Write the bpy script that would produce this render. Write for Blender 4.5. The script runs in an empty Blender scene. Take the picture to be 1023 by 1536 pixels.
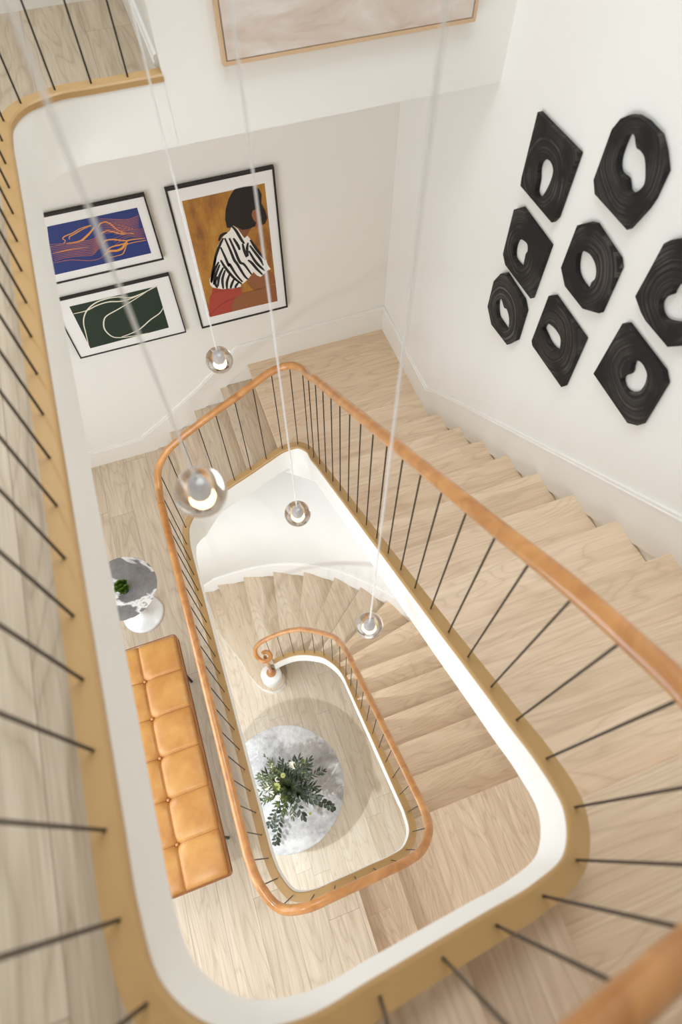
import bpy, bmesh, math, random
from mathutils import Vector, Matrix
random.seed(7)
SC = bpy.context.scene
COL = SC.collection
H = 7.171                      # camera height above the ground floor (metres)

# ------------------------------------------------------------------ camera
cam_d = bpy.data.cameras.new('camera')
cam = bpy.data.objects.new('camera', cam_d); COL.objects.link(cam)
F, PITCH, YAW, ROLL = 911.18, 1.06330, -0.34124, -0.00199
def cam_axes():
    cp, sp = math.cos(PITCH), math.sin(PITCH)
    Rz = Matrix.Rotation(YAW, 3, 'Z')
    fw = Rz @ Vector((0, cp, -sp)); ri = Rz @ Vector((1, 0, 0)); up = Rz @ Vector((0, sp, cp))
    cr, sr = math.cos(ROLL), math.sin(ROLL)
    return cr*ri + sr*up, -sr*ri + cr*up, fw
ri, up, fw = cam_axes()
M = Matrix((ri, up, -fw)).transposed().to_4x4(); M.translation = Vector((0, 0, H))
cam.matrix_world = M
cam_d.sensor_fit = 'VERTICAL'; cam_d.sensor_height = 36; cam_d.sensor_width = 24
cam_d.lens = F/1536*36
cam_d.clip_start = 0.02
cam_d.dof.use_dof = True
cam_d.dof.focus_distance = 3.9
cam_d.dof.aperture_fstop = 2.0
SC.camera = cam

# ------------------------------------------------------------------ world, lights, exposure
SC.view_settings.view_transform = 'Standard'; SC.view_settings.look = 'None'
SC.view_settings.gamma = 1.0; SC.view_settings.exposure = -0.41
SC.view_settings.use_curve_mapping = False
SC.cycles.use_denoising = True
SC.cycles.max_bounces = 10; SC.cycles.diffuse_bounces = 6; SC.cycles.glossy_bounces = 4
SC.cycles.transmission_bounces = 8; SC.cycles.transparent_max_bounces = 8
SC.cycles.sample_clamp_indirect = 6.0
SC.cycles.caustics_reflective = False; SC.cycles.caustics_refractive = True
wd = bpy.data.worlds.new('world'); SC.world = wd; wd.use_nodes = True
wd.node_tree.nodes['Background'].inputs[0].default_value = (0.95, 0.97, 1.0, 1)
wd.node_tree.nodes['Background'].inputs[1].default_value = 0.12
def light(name, kind, loc, energy, color=(1, .93, .84), aim=None, **kw):
    ld = bpy.data.lights.new(name, kind); ld.energy = energy; ld.color = color
    for k, v in kw.items(): setattr(ld, k, v)
    o = bpy.data.objects.new(name, ld); COL.objects.link(o); o.location = loc
    if aim is not None:
        o.rotation_euler = (Vector(aim)-Vector(loc)).to_track_quat('-Z', 'Y').to_euler()
    return o
COOL = (.90, .99, 1.075)
light('skylight', 'AREA', (.55, 1.45, 9.05), 86, COOL, aim=(.55, 1.45, 0), shape='RECTANGLE', size=1.7, size_y=1.45)
light('hall_side_fill', 'AREA', (-2.05, 1.2, 7.3), 15, COOL, aim=(1, 1.2, 7.3), shape='RECTANGLE', size=2.6, size_y=1.6)  # unseen fill added to brighten the top floor from the left
light('landing_side_fill', 'AREA', (-2.05, .8, 4.45), 98, COOL, aim=(1, .8, 4.45), shape='RECTANGLE', size=2.6, size_y=2.0)  # added fill out of view, lifts the middle level and right wall
light('ground_side_fill', 'AREA', (-2.05, .9, 1.5), 78, COOL, aim=(1, .9, 1.5), shape='RECTANGLE', size=2.8, size_y=2.2)  # added soft fill from the left for the bottom of the well
light('hall_spot_fill', 'SPOT', (-.8, 2.75, 8.85), 85, COOL, aim=(-.8, 2.6, 5.9), spot_size=1.7, spot_blend=.8, shadow_soft_size=.06)  # spot added to brighten the top landing floor
light('landing_downlight', 'SPOT', (-1.25, -.47, 5.84), 80, (.92, 1.0, 1.05), aim=(-.5, .2, 2.97), spot_size=2.2, spot_blend=.5, shadow_soft_size=.04)
light('ground_downlight', 'SPOT', (-.87, .2, 2.82), 150, (.92, 1.0, 1.05), aim=(-.3, .9, 0), spot_size=2.5, spot_blend=.6, shadow_soft_size=.04)


# ------------------------------------------------------------------ materials
def lin(c):
    return tuple(((v/255)/12.92 if v/255 <= .04045 else ((v/255+.055)/1.055)**2.4) for v in c) + (1,)
MATS = {}
def base(name, rgb=(200, 200, 200), rough=.5, metal=0, **kw):
    m = bpy.data.materials.new(name); m.use_nodes = True
    b = m.node_tree.nodes['Principled BSDF']
    b.inputs['Base Color'].default_value = lin(rgb)
    b.inputs['Roughness'].default_value = rough; b.inputs['Metallic'].default_value = metal
    for k, v in kw.items(): b.inputs[k].default_value = v
    MATS[name] = m
    return m
class NT:
    def __init__(s, m): s.t = m.node_tree; s.b = s.t.nodes['Principled BSDF']
    def n(s, typ, **kw):
        nd = s.t.nodes.new(typ)
        for k, v in kw.items():
            if k.startswith('i_'):
                k2 = k[2:]; nd.inputs[int(k2) if k2.isdigit() else k2.replace('_', ' ')].default_value = v
            else: setattr(nd, k, v)
        return nd
    def l(s, a, b): s.t.links.new(a, b)
    def math(s, op, a, b=None, c=None):
        nd = s.t.nodes.new('ShaderNodeMath'); nd.operation = op
        for i, v in enumerate((a, b, c)):
            if v is None: continue
            if isinstance(v, (int, float)): nd.inputs[i].default_value = v
            else: s.l(v, nd.inputs[i])
        return nd.outputs[0]
    def ramp(s, fac, stops):
        r = s.t.nodes.new('ShaderNodeValToRGB'); e = r.color_ramp.elements
        while len(e) > 1: e.remove(e[-1])
        e[0].position = stops[0][0]; e[0].color = stops[0][1]
        for p, c in stops[1:]:
            x = e.new(p); x.color = c
        s.l(fac, r.inputs[0]); return r.outputs[0]
    def mix(s, fac, a, b, typ='MIX'):
        nd = s.t.nodes.new('ShaderNodeMix'); nd.data_type = 'RGBA'; nd.blend_type = typ
        for i, v in ((0, fac), (6, a), (7, b)):
            if isinstance(v, (int, float, tuple)): nd.inputs[i].default_value = v
            else: s.l(v, nd.inputs[i])
        return nd.outputs[2]
    def bump(s, h, strength=.2, dist=.01):
        b = s.t.nodes.new('ShaderNodeBump'); b.inputs['Strength'].default_value = strength
        b.inputs['Distance'].default_value = dist
        s.l(h, b.inputs['Height']); s.l(b.outputs[0], s.b.inputs['Normal'])

def wood(name, light_c, dark_c, along='y', plank=.19, length=1.9, seam=.9, rough=.42, rnd=False, contrast=1.0):
    m = base(name, light_c, rough); t = NT(m)
    tc = t.n('ShaderNodeTexCoord'); sp = t.n('ShaderNodeSeparateXYZ'); t.l(tc.outputs['Object'], sp.inputs[0])
    u, v = (sp.outputs[1], sp.outputs[0]) if along == 'y' else (sp.outputs[0], sp.outputs[1])
    if rnd:
        oi = t.n('ShaderNodeObjectInfo')
        u = t.math('ADD', u, t.math('MULTIPLY', oi.outputs['Random'], 13.0))
        v = t.math('ADD', v, t.math('MULTIPLY', oi.outputs['Random'], 3.7))
    row = t.math('FLOOR', t.math('DIVIDE', v, plank))
    wn = t.n('ShaderNodeTexWhiteNoise', noise_dimensions='1D'); t.l(row, wn.inputs['W'])
    uu = t.math('ADD', t.math('DIVIDE', u, length), wn.outputs['Value'])
    colm = t.math('FLOOR', uu)
    wn2 = t.n('ShaderNodeTexWhiteNoise', noise_dimensions='2D')
    cb = t.n('ShaderNodeCombineXYZ'); t.l(row, cb.inputs[0]); t.l(colm, cb.inputs[1]); t.l(cb.outputs[0], wn2.inputs['Vector'])
    # grain
    co = t.n('ShaderNodeCombineXYZ')
    t.l(t.math('ADD', u, t.math('MULTIPLY', wn2.outputs['Value'], 31.0)), co.inputs[0])
    t.l(t.math('MULTIPLY', v, 1.0), co.inputs[1])
    t.l(t.math('MULTIPLY', wn2.outputs['Value'], 9.0), co.inputs[2])
    mp = t.n('ShaderNodeMapping'); mp.inputs['Scale'].default_value = (1.5, 24, 1); t.l(co.outputs[0], mp.inputs[0])
    n1 = t.n('ShaderNodeTexNoise', i_Scale=1.0, i_Detail=5.0, i_Roughness=.6, i_Distortion=.7); t.l(mp.outputs[0], n1.inputs['Vector'])
    mp2 = t.n('ShaderNodeMapping'); mp2.inputs['Scale'].default_value = (5, 170, 1); t.l(co.outputs[0], mp2.inputs[0])
    n2 = t.n('ShaderNodeTexNoise', i_Scale=1.0, i_Detail=3.0, i_Roughness=.6); t.l(mp2.outputs[0], n2.inputs['Vector'])
    mp3 = t.n('ShaderNodeMapping'); mp3.inputs['Scale'].default_value = (.8, 4.5, 1); t.l(co.outputs[0], mp3.inputs[0])
    n3 = t.n('ShaderNodeTexNoise', i_Scale=1.0, i_Detail=2.0, i_Distortion=.4); t.l(mp3.outputs[0], n3.inputs['Vector'])
    rings = t.math('PINGPONG', t.math('MULTIPLY', n3.outputs['Fac'], 34.0), 1.0)
    rings = t.math('POWER', rings, 4.0)
    f = t.math('ADD', t.math('MULTIPLY', n1.outputs['Fac'], .55), t.math('MULTIPLY', n2.outputs['Fac'], .45))
    f = t.math('SUBTRACT', f, t.math('MULTIPLY', rings, .17))
    f = t.math('ADD', f, t.math('MULTIPLY', t.math('SUBTRACT', wn2.outputs['Value'], .5), .16))
    w_ = .22/contrast
    c = t.ramp(f, [(max(0, .5-w_), lin(dark_c)), (min(1, .5+w_*.8), lin(light_c))])
    fv = t.math('FRACT', t.math('DIVIDE', v, plank)); dv = t.math('MULTIPLY', t.math('MINIMUM', fv, t.math('SUBTRACT', 1.0, fv)), plank)
    fu = t.math('FRACT', uu); du = t.math('MULTIPLY', t.math('MINIMUM', fu, t.math('SUBTRACT', 1.0, fu)), length)
    s = t.math('LESS_THAN', t.math('MINIMUM', dv, du), .0016)
    c = t.mix(t.math('MULTIPLY', s, seam*.55), c, lin((120, 98, 76)))
    t.l(c, t.b.inputs['Base Color']); t.bump(f, .08, .004)
    return m

base('wall_paint', (238, 235, 229), .85)
base('white_paint', (242, 240, 236), .5)
base('trim_paint', (238, 235, 229), .55)
wood('oak_ground', (235, 223, 205), (206, 188, 164), 'y', .17, 1.6)
wood('oak_second', (226, 209, 187), (191, 171, 146), 'y', .19, 1.9)
wood('oak_third', (211, 194, 171), (171, 151, 126), 'y', .24, 2.2)
wood('oak_tread_x', (238, 215, 187), (208, 181, 150), 'x', .25, 5, .0, .4, True)
wood('oak_tread_y', (236, 214, 188), (204, 177, 149), 'y', .19, 5, .35, .4, True)
wood('oak_tread_back', (227, 210, 188), (191, 170, 144), 'y', .25, 5, .0, .42, True)
def handrail_mat():
    m = base('handrail_wood', (188, 128, 80), .28); t = NT(m)
    m.node_tree.nodes['Principled BSDF'].inputs['Coat Weight'].default_value = .25
    tc = t.n('ShaderNodeTexCoord'); n = t.n('ShaderNodeTexNoise', i_Scale=9.0, i_Detail=4.0, i_Distortion=1.2)
    t.l(tc.outputs['Object'], n.inputs['Vector'])
    t.l(t.ramp(n.outputs['Fac'], [(.3, lin((172, 112, 58))), (.7, lin((206, 148, 88)))]), t.b.inputs['Base Color'])
handrail_mat()
base('cap_paint', (181, 144, 92), .42)
base('bronze', (52, 42, 34), .45, .6)
def leather():
    m = base('leather', (206, 148, 78), .36); t = NT(m)
    tc = t.n('ShaderNodeTexCoord')
    n = t.n('ShaderNodeTexNoise', i_Scale=7.0, i_Detail=5.0, i_Roughness=.6); t.l(tc.outputs['Object'], n.inputs['Vector'])
    t.l(t.ramp(n.outputs['Fac'], [(.3, lin((180, 120, 58))), (.72, lin((206, 154, 86)))]), t.b.inputs['Base Color'])
    v = t.n('ShaderNodeTexVoronoi', i_Scale=260.0); t.l(tc.outputs['Object'], v.inputs['Vector'])
    t.bump(v.outputs['Distance'], .06, .002)
leather()
base('leather_seam', (150, 92, 44), .45)
base('leather_button', (196, 138, 92), .3)
base('dark_steel', (40, 36, 33), .4, .7)
def marble(name, grey, dark, white, scale, vein, rough=.25, vs=.7):
    m = base(name, grey, rough); t = NT(m)
    tc = t.n('ShaderNodeTexCoord')
    n = t.n('ShaderNodeTexNoise', i_Scale=scale, i_Detail=8.0, i_Roughness=.62, i_Distortion=.6); t.l(tc.outputs['Object'], n.inputs['Vector'])
    fine = t.n('ShaderNodeTexNoise', i_Scale=scale*9, i_Detail=4.0, i_Roughness=.7); t.l(tc.outputs['Object'], fine.inputs['Vector'])
    f = t.math('ADD', t.math('MULTIPLY', n.outputs['Fac'], .7), t.math('MULTIPLY', fine.outputs['Fac'], .3))
    c = t.ramp(f, [(.34, lin(dark)), (.62, lin(grey))])
    n2 = t.n('ShaderNodeTexNoise', i_Scale=scale*vs, i_Detail=5.0, i_Roughness=.55, i_Distortion=1.6)
    mp = t.n('ShaderNodeMapping'); mp.inputs['Location'].default_value = (3.1, 1.7, 0); mp.inputs['Rotation'].default_value = (0, 0, .7); mp.inputs['Scale'].default_value = (1, 1.5, 1)
    t.l(tc.outputs['Object'], mp.inputs[0]); t.l(mp.outputs[0], n2.inputs['Vector'])
    d = t.math('ABSOLUTE', t.math('SUBTRACT', n2.outputs['Fac'], .5))
    v = t.ramp(d, [(0, (1, 1, 1, 1)), (vein, (.6, .6, .6, 1)), (vein*2, (0, 0, 0, 1))])
    c = t.mix(v, c, lin(white)); t.l(c, t.b.inputs['Base Color'])
marble('marble_grey', (142, 139, 138), (104, 101, 100), (232, 228, 222), 2.6, .012, .25, .30)
marble('marble_pale', (222, 221, 221), (138, 137, 139), (228, 227, 225), 2.4, .002, .3, .4)
base('tulip_white', (242, 240, 236), .2)
base('frame_black', (34, 29, 26), .45)
base('frame_oak', (206, 174, 138), .5)
base('mat_white', (240, 238, 236), .6)
base('art_blue', (32, 52, 118), .5); base('art_orange', (224, 152, 70), .5); base('art_rust', (186, 112, 84), .5)
base('art_green', (24, 46, 34), .5); base('art_cream', (232, 226, 208), .5)
def ochre():
    m = base('art_ochre', (176, 122, 50), .55); t = NT(m)
    tc = t.n('ShaderNodeTexCoord'); mp = t.n('ShaderNodeMapping'); mp.inputs['Scale'].default_value = (7, 7, 3); t.l(tc.outputs['Object'], mp.inputs[0])
    n = t.n('ShaderNodeTexNoise', i_Scale=1.0, i_Detail=5.0, i_Roughness=.65); t.l(mp.outputs[0], n.inputs['Vector'])
    t.l(t.ramp(n.outputs['Fac'], [(.38, lin((138, 88, 46))), (.5, lin((170, 116, 46))), (.68, lin((196, 146, 66)))]), t.b.inputs['Base Color'])
ochre()
base('art_hair', (24, 20, 19), .5); base('art_skin', (146, 92, 58), .55); base('art_skin_dark', (128, 78, 48), .55)
base('art_white', (240, 236, 230), .55); base('art_black', (26, 23, 24), .55); base('art_red', (170, 66, 54), .55); base('art_red_dark', (138, 48, 42), .55)
def abstract():
    m = base('art_abstract', (212, 198, 186), .6); t = NT(m)
    tc = t.n('ShaderNodeTexCoord'); mp = t.n('ShaderNodeMapping'); mp.inputs['Scale'].default_value = (2.0, 1, 6.5); t.l(tc.outputs['Object'], mp.inputs[0])
    n = t.n('ShaderNodeTexNoise', i_Scale=1.4, i_Detail=7.0, i_Roughness=.62, i_Distortion=.8); t.l(mp.outputs[0], n.inputs['Vector'])
    t.l(t.ramp(n.outputs['Fac'], [(.3, lin((184, 160, 138))), (.42, lin((206, 188, 174))), (.55, lin((214, 202, 192))), (.7, lin((230, 224, 218)))]), t.b.inputs['Base Color'])
    t.bump(n.outputs['Fac'], .25, .01)
abstract()
def charred():
    m = base('charred_wood', (32, 28, 27), .6, 0, **{'Specular IOR Level': .3}); t = NT(m)
    tc = t.n('ShaderNodeTexCoord'); oi = t.n('ShaderNodeObjectInfo')
    w = t.n('ShaderNodeTexNoise', i_Scale=6.0, i_Detail=2.0); t.l(tc.outputs['Object'], w.inputs['Vector'])
    sp = t.n('ShaderNodeSeparateXYZ'); t.l(tc.outputs['Object'], sp.inputs[0])
    r = t.math('SQRT', t.math('ADD', t.math('POWER', sp.outputs[1], 2.0), t.math('POWER', sp.outputs[2], 2.0)))
    r = t.math('ADD', r, t.math('MULTIPLY', w.outputs['Fac'], .035))
    n = t.n('ShaderNodeTexNoise', noise_dimensions='1D', i_Scale=95.0, i_Detail=4.0, i_Roughness=.7); t.l(t.math('ADD', r, oi.outputs['Random']), n.inputs['W'])
    n2 = t.n('ShaderNodeTexNoise', i_Scale=7.0, i_Detail=3.0, noise_dimensions='4D'); t.l(tc.outputs['Object'], n2.inputs['Vector']); t.l(t.math('MULTIPLY', oi.outputs['Random'], 20.0), n2.inputs['W'])
    m1 = t.ramp(n2.outputs['Fac'], [(.42, (0, 0, 0, 1)), (.66, (1, 1, 1, 1))])
    m2 = t.ramp(n.outputs['Fac'], [(.42, (0, 0, 0, 1)), (.68, (1, 1, 1, 1))])
    f = t.math('MULTIPLY', t.math('MULTIPLY', m1, m2), .55)
    t.l(t.mix(f, lin((22, 19, 18)), lin((128, 120, 116))), t.b.inputs['Base Color'])
    t.bump(n.outputs['Fac'], .1, .003)
charred()
base('glass', (206, 197, 188), .0, 0, **{'Transmission Weight': 1.0, 'IOR': 1.5})
base('cord_clear', (250, 250, 250), .4, 0, **{'Alpha': .5})

def emis(name, rgb, s):
    m = base(name, rgb); b = m.node_tree.nodes['Principled BSDF']
    b.inputs['Emission Color'].default_value = lin(rgb); b.inputs['Emission Strength'].default_value = s
emis('lamp_glow', (255, 214, 160), 9); emis('lamp_porcelain', (232, 234, 240), .35)
def leafm(name, a, b_):
    m = base(name, a, .5); t = NT(m); tc = t.n('ShaderNodeTexCoord')
    n = t.n('ShaderNodeTexNoise', i_Scale=22.0, i_Detail=2.0); t.l(tc.outputs['Object'], n.inputs['Vector'])
    t.l(t.ramp(n.outputs['Fac'], [(.35, lin(a)), (.65, lin(b_))]), t.b.inputs['Base Color'])
leafm('leaf_dark', (26, 34, 15), (48, 58, 27)); leafm('leaf_mid', (62, 72, 33), (100, 108, 58)); leafm('leaf_euc', (30, 39, 25), (58, 68, 45))
leafm('succulent', (62, 92, 26), (120, 150, 56))
base('petal', (238, 234, 218), .6); base('stem', (88, 100, 56), .6); base('pot', (40, 38, 36), .6); base('soil', (60, 46, 36), .9)
leafm('flower_green', (150, 156, 84), (182, 184, 112))
base('ceramic', (232, 228, 220), .35); base('brass', (196, 156, 92), .3, .4); base('gap', (120, 100, 80), .8)

# ------------------------------------------------------------------ mesh helpers
class MB:
    def __init__(s): s.v = []; s.f = []; s.mi = []; s.sm = []
    def add(s, verts, faces, mi=0, smooth=False):
        o = len(s.v); s.v += [tuple(p) for p in verts]
        for f in faces: s.f.append([i+o for i in f]); s.mi.append(mi); s.sm.append(smooth)
        return s
    def box(s, x0, x1, y0, y1, z0, z1, mi=0):
        v = [(x, y, z) for x in (x0, x1) for y in (y0, y1) for z in (z0, z1)]
        return s.add(v, [(0, 1, 3, 2), (4, 6, 7, 5), (0, 4, 5, 1), (2, 3, 7, 6), (0, 2, 6, 4), (1, 5, 7, 3)], mi)
    def prism(s, poly, z0, z1, mi=0):
        a = sum(poly[i][0]*poly[(i+1) % len(poly)][1]-poly[(i+1) % len(poly)][0]*poly[i][1] for i in range(len(poly)))
        if a < 0: poly = poly[::-1]
        n = len(poly)
        v = [(x, y, z0) for x, y in poly]+[(x, y, z1) for x, y in poly]
        return s.add(v, [tuple(range(n-1, -1, -1)), tuple(range(n, 2*n))]+[(i, (i+1) % n, n+(i+1) % n, n+i) for i in range(n)], mi)
    def tube(s, pts, r, seg=10, mi=0, closed_ends=True, radii=None):
        pts = [Vector(p) for p in pts]; n = len(pts); rings = []
        ref = Vector((0, 0, 1))
        prev = None
        for i, p in enumerate(pts):
            t = (pts[min(i+1, n-1)]-pts[max(i-1, 0)]).normalized()
            if prev is None:
                a = t.cross(ref)
                if a.length < .05: a = t.cross(Vector((1, 0, 0)))
                a.normalize()
            else:
                a = prev-t*prev.dot(t)
                a.normalize()
            prev = a; b = t.cross(a)
            rr = radii[i] if radii else r
            rings.append([p+(a*math.cos(2*math.pi*k/seg)+b*math.sin(2*math.pi*k/seg))*rr for k in range(seg)])
        v = [q for R_ in rings for q in R_]
        f = [(i*seg+k, i*seg+(k+1) % seg, (i+1)*seg+(k+1) % seg, (i+1)*seg+k) for i in range(n-1) for k in range(seg)]
        s.add(v, f, mi, True)
        if closed_ends:
            s.add(rings[0], [tuple(range(seg-1, -1, -1))], mi); s.add(rings[-1], [tuple(range(seg))], mi)
        return s
    def lathe(s, prof, c=(0, 0, 0), seg=32, mi=0, smooth=True):
        v = []; f = []; n = len(prof)
        for r, z in prof:
            for k in range(seg):
                a = 2*math.pi*k/seg; v.append((c[0]+r*math.cos(a), c[1]+r*math.sin(a), c[2]+z))
        for i in range(n-1):
            for k in range(seg): f.append((i*seg+k, i*seg+(k+1) % seg, (i+1)*seg+(k+1) % seg, (i+1)*seg+k))
        if prof[0][0] > 1e-4: f.append(tuple(range(seg-1, -1, -1)))
        if prof[-1][0] > 1e-4: f.append(tuple((n-1)*seg+k for k in range(seg)))
        return s.add(v, f, mi, smooth)
    def build(s, name, mats, parent=None, origin=None, bevel=0, flip=False, weld=False, seg=2):
        me = bpy.data.meshes.new(name)
        og = Vector(origin) if origin is not None else (parent.matrix_world_t if False else None)
        if og is None:
            og = Vector(PO[parent.name]) if parent is not None else Vector((0, 0, 0))
        me.from_pydata([tuple(Vector(p)-og) for p in s.v], [], s.f)
        for m in (mats if isinstance(mats, (list, tuple)) else [mats]): me.materials.append(MATS[m])
        for p, mi, sm in zip(me.polygons, s.mi, s.sm): p.material_index = mi; p.use_smooth = sm
        if weld:
            bm = bmesh.new(); bm.from_mesh(me); bmesh.ops.remove_doubles(bm, verts=bm.verts, dist=1e-5)
            bmesh.ops.recalc_face_normals(bm, faces=bm.faces); bm.to_mesh(me); bm.free()
        me.update()
        o = bpy.data.objects.new(name, me); COL.objects.link(o)
        if parent is not None:
            o.parent = parent
            o.location = og-Vector(PO[parent.name])
            PO[o.name] = tuple(og)
        else:
            o.location = og; PO[o.name] = tuple(og)
        if bevel:
            b = o.modifiers.new('bevel', 'BEVEL'); b.width = bevel; b.segments = seg; b.limit_method = 'ANGLE'; b.angle_limit = .6
        return o
PO = {}
def tag(o, label=None, cat=None, group=None, kind=None):
    if label: o['label'] = label
    if cat: o['category'] = cat
    if group: o['group'] = group
    if kind: o['kind'] = kind
    return o
def thing(name, loc, label, cat, group=None):
    o = bpy.data.objects.new(name, None); COL.objects.link(o); o.location = loc; o.empty_display_size = .05
    PO[o.name] = tuple(loc)
    return tag(o, label, cat, group)
def struct(o, label=None):
    return tag(o, label, None, None, 'structure')
def P(x, y, d): return Vector((x, y, H-d))
def catmull(pts, res=6):
    pts = [Vector(p) for p in pts]; out = []; n = len(pts)
    for i in range(n-1):
        p0, p1, p2, p3 = pts[max(i-1, 0)], pts[i], pts[i+1], pts[min(i+2, n-1)]
        for k in range(res):
            t = k/res
            out.append(.5*((2*p1)+(-p0+p2)*t+(2*p0-5*p1+4*p2-p3)*t*t+(-p0+3*p1-3*p2+p3)*t**3))
    out.append(pts[-1]); return out
def sweep(mb, path, prof, mi=0, smooth=False):
    """prof: (offset towards the well, dz) closed loop, swept along a path with horizontal normals"""
    n = len(path); rings = []
    for i, p in enumerate(path):
        t = path[min(i+1, n-1)]-path[max(i-1, 0)]; t.z = 0; t.normalize()
        r = Vector((t.y, -t.x, 0))
        rings.append([p+r*o+Vector((0, 0, dz)) for o, dz in prof])
    m = len(prof)
    v = [q for R_ in rings for q in R_]
    f = [(i*m+k, (i+1)*m+k, (i+1)*m+(k+1) % m, i*m+(k+1) % m) for i in range(n-1) for k in range(m)]
    mb.add(v, f, mi, smooth)
    mb.add(rings[0], [tuple(range(m))], mi); mb.add(rings[-1], [tuple(range(m-1, -1, -1))], mi)

# ------------------------------------------------------------------ data measured on the walls (metres)
SCULPT = [
  ( [(2.0234, 5.914), (1.7316, 5.9189), (1.7341, 5.6667), (1.7491, 5.6366), (2.0075, 5.6326), (2.0148, 5.6639)] , [(1.9034, 5.8031), (1.927, 5.7756), (1.9283, 5.7459), (1.9128, 5.7146), (1.903, 5.672), (1.8805, 5.6635), (1.8524, 5.6851), (1.8362, 5.7335), (1.8311, 5.7762), (1.8412, 5.8027), (1.8715, 5.8134)] ),
  ( [(1.6164, 6.06), (1.5965, 6.1025), (1.5665, 6.1283), (1.5365, 6.1411), (1.4925, 6.1477), (1.4201, 6.1441), (1.3785, 6.1183), (1.3379, 6.0816), (1.3363, 5.9927), (1.3433, 5.9545), (1.3775, 5.8589), (1.582, 5.8596), (1.6128, 5.8928)] , [(1.5246, 6.0947), (1.5422, 6.0805), (1.5455, 6.053), (1.5435, 6.0173), (1.5339, 5.99), (1.5126, 5.9749), (1.4747, 5.9771), (1.4497, 5.9561), (1.4305, 5.9565), (1.4071, 5.9763), (1.3931, 6.007), (1.4037, 6.0327), (1.4347, 6.0673), (1.4632, 6.0745), (1.4848, 6.0729), (1.5091, 6.0928)] ),
  ( [(2.0079, 5.5266), (1.9643, 5.5641), (1.7196, 5.5544), (1.7214, 5.2838), (1.9618, 5.2796), (2.0007, 5.3101)] , [(1.895, 5.4594), (1.9292, 5.432), (1.9389, 5.401), (1.9324, 5.3636), (1.9091, 5.3449), (1.8437, 5.3546), (1.8406, 5.396), (1.8444, 5.4247), (1.8391, 5.4452), (1.8555, 5.4671)] ),
  ( [(1.6094, 5.7208), (1.561, 5.7644), (1.5294, 5.78), (1.3622, 5.7585), (1.3383, 5.7373), (1.331, 5.5402), (1.4162, 5.49), (1.5521, 5.489), (1.6103, 5.5327)] , [(1.5301, 5.6684), (1.5501, 5.6463), (1.5482, 5.6203), (1.5298, 5.5846), (1.497, 5.5659), (1.4352, 5.5638), (1.428, 5.5824), (1.4296, 5.6063), (1.4207, 5.629), (1.4296, 5.6553), (1.4576, 5.6758), (1.495, 5.6808)] ),
  ( [(1.2169, 5.9225), (1.2007, 5.9455), (1.1773, 5.9664), (1.1449, 5.9815), (1.0927, 5.978), (1.0174, 5.9537), (0.9669, 5.9099), (0.9403, 5.8564), (0.936, 5.7556), (1.0034, 5.6828), (1.131, 5.6819), (1.1649, 5.6893), (1.2192, 5.7143), (1.2169, 5.8405)] , [(1.0814, 5.8762), (1.0987, 5.8624), (1.1006, 5.8306), (1.0988, 5.8194), (1.1182, 5.7901), (1.1187, 5.7628), (1.0961, 5.7438), (1.0659, 5.7429), (1.0232, 5.77), (1.0075, 5.7866), (1.0111, 5.8205), (1.037, 5.8641)] ),
  ( [(2.0162, 5.146), (1.9804, 5.2158), (1.9478, 5.2456), (1.7719, 5.2351), (1.7321, 5.2034), (1.7234, 5.03), (1.7759, 4.9506), (1.9398, 4.9351), (2.0109, 4.993)] , [(1.9367, 5.1043), (1.9513, 5.0716), (1.9195, 5.0155), (1.8775, 5.0096), (1.8147, 5.0123), (1.8016, 5.0278), (1.821, 5.0812), (1.8556, 5.1055), (1.8811, 5.097), (1.9192, 5.1157)] ),
  ( [(1.621, 5.3828), (1.5937, 5.4072), (1.344, 5.3972), (1.3348, 5.1269), (1.3436, 5.1107), (1.6058, 5.1088), (1.6223, 5.1245)] , [(1.5747, 5.2741), (1.5851, 5.2328), (1.565, 5.225), (1.5028, 5.2112), (1.4478, 5.2313), (1.4461, 5.2594), (1.4662, 5.2916), (1.5075, 5.2972), (1.5492, 5.2877)] ),
  ( [(1.2136, 5.5959), (1.1957, 5.612), (0.9691, 5.6031), (0.9328, 5.5767), (0.9194, 5.3685), (0.9297, 5.3485), (0.9702, 5.314), (1.2231, 5.3237)] , [(1.0784, 5.5444), (1.0912, 5.5171), (1.0777, 5.4763), (1.0964, 5.4426), (1.0919, 5.4187), (1.0656, 5.407), (1.0316, 5.4206), (1.0035, 5.4616), (0.9995, 5.5008), (1.0103, 5.5337), (1.0266, 5.5467), (1.0562, 5.5528)] ),
]
W_PRINT = [(0.225, 5.0558), (0.704, 5.0573), (0.6991, 4.2131), (0.2215, 4.2137)]
W_HAIR = [(0.5288, 5.0603), (0.5849, 5.0616), (0.6377, 5.0566), (0.667, 5.0328), (0.679, 4.9969), (0.6713, 4.942), (0.6888, 4.8915), (0.6957, 4.8422), (0.6795, 4.8096), (0.659, 4.8054), (0.6545, 4.8399), (0.6486, 4.9067), (0.6358, 4.9155), (0.6128, 4.9092), (0.6036, 4.8819), (0.6106, 4.8504), (0.6248, 4.8289), (0.6162, 4.8066), (0.5752, 4.7981), (0.5359, 4.8016), (0.506, 4.8273), (0.4862, 4.8442), (0.4619, 4.832), (0.4463, 4.8388), (0.444, 4.8902), (0.4572, 4.9511), (0.4829, 5.0073), (0.5071, 5.0406)]
W_FACE = [(0.6308, 4.9195), (0.6514, 4.906), (0.6573, 4.8393), (0.653, 4.8038), (0.6206, 4.7963), (0.606, 4.8152), (0.6036, 4.8819), (0.6131, 4.912)]
W_NECK = [(0.5114, 4.826), (0.5926, 4.8), (0.5583, 4.7588), (0.5401, 4.7317), (0.5169, 4.7878)]
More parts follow.
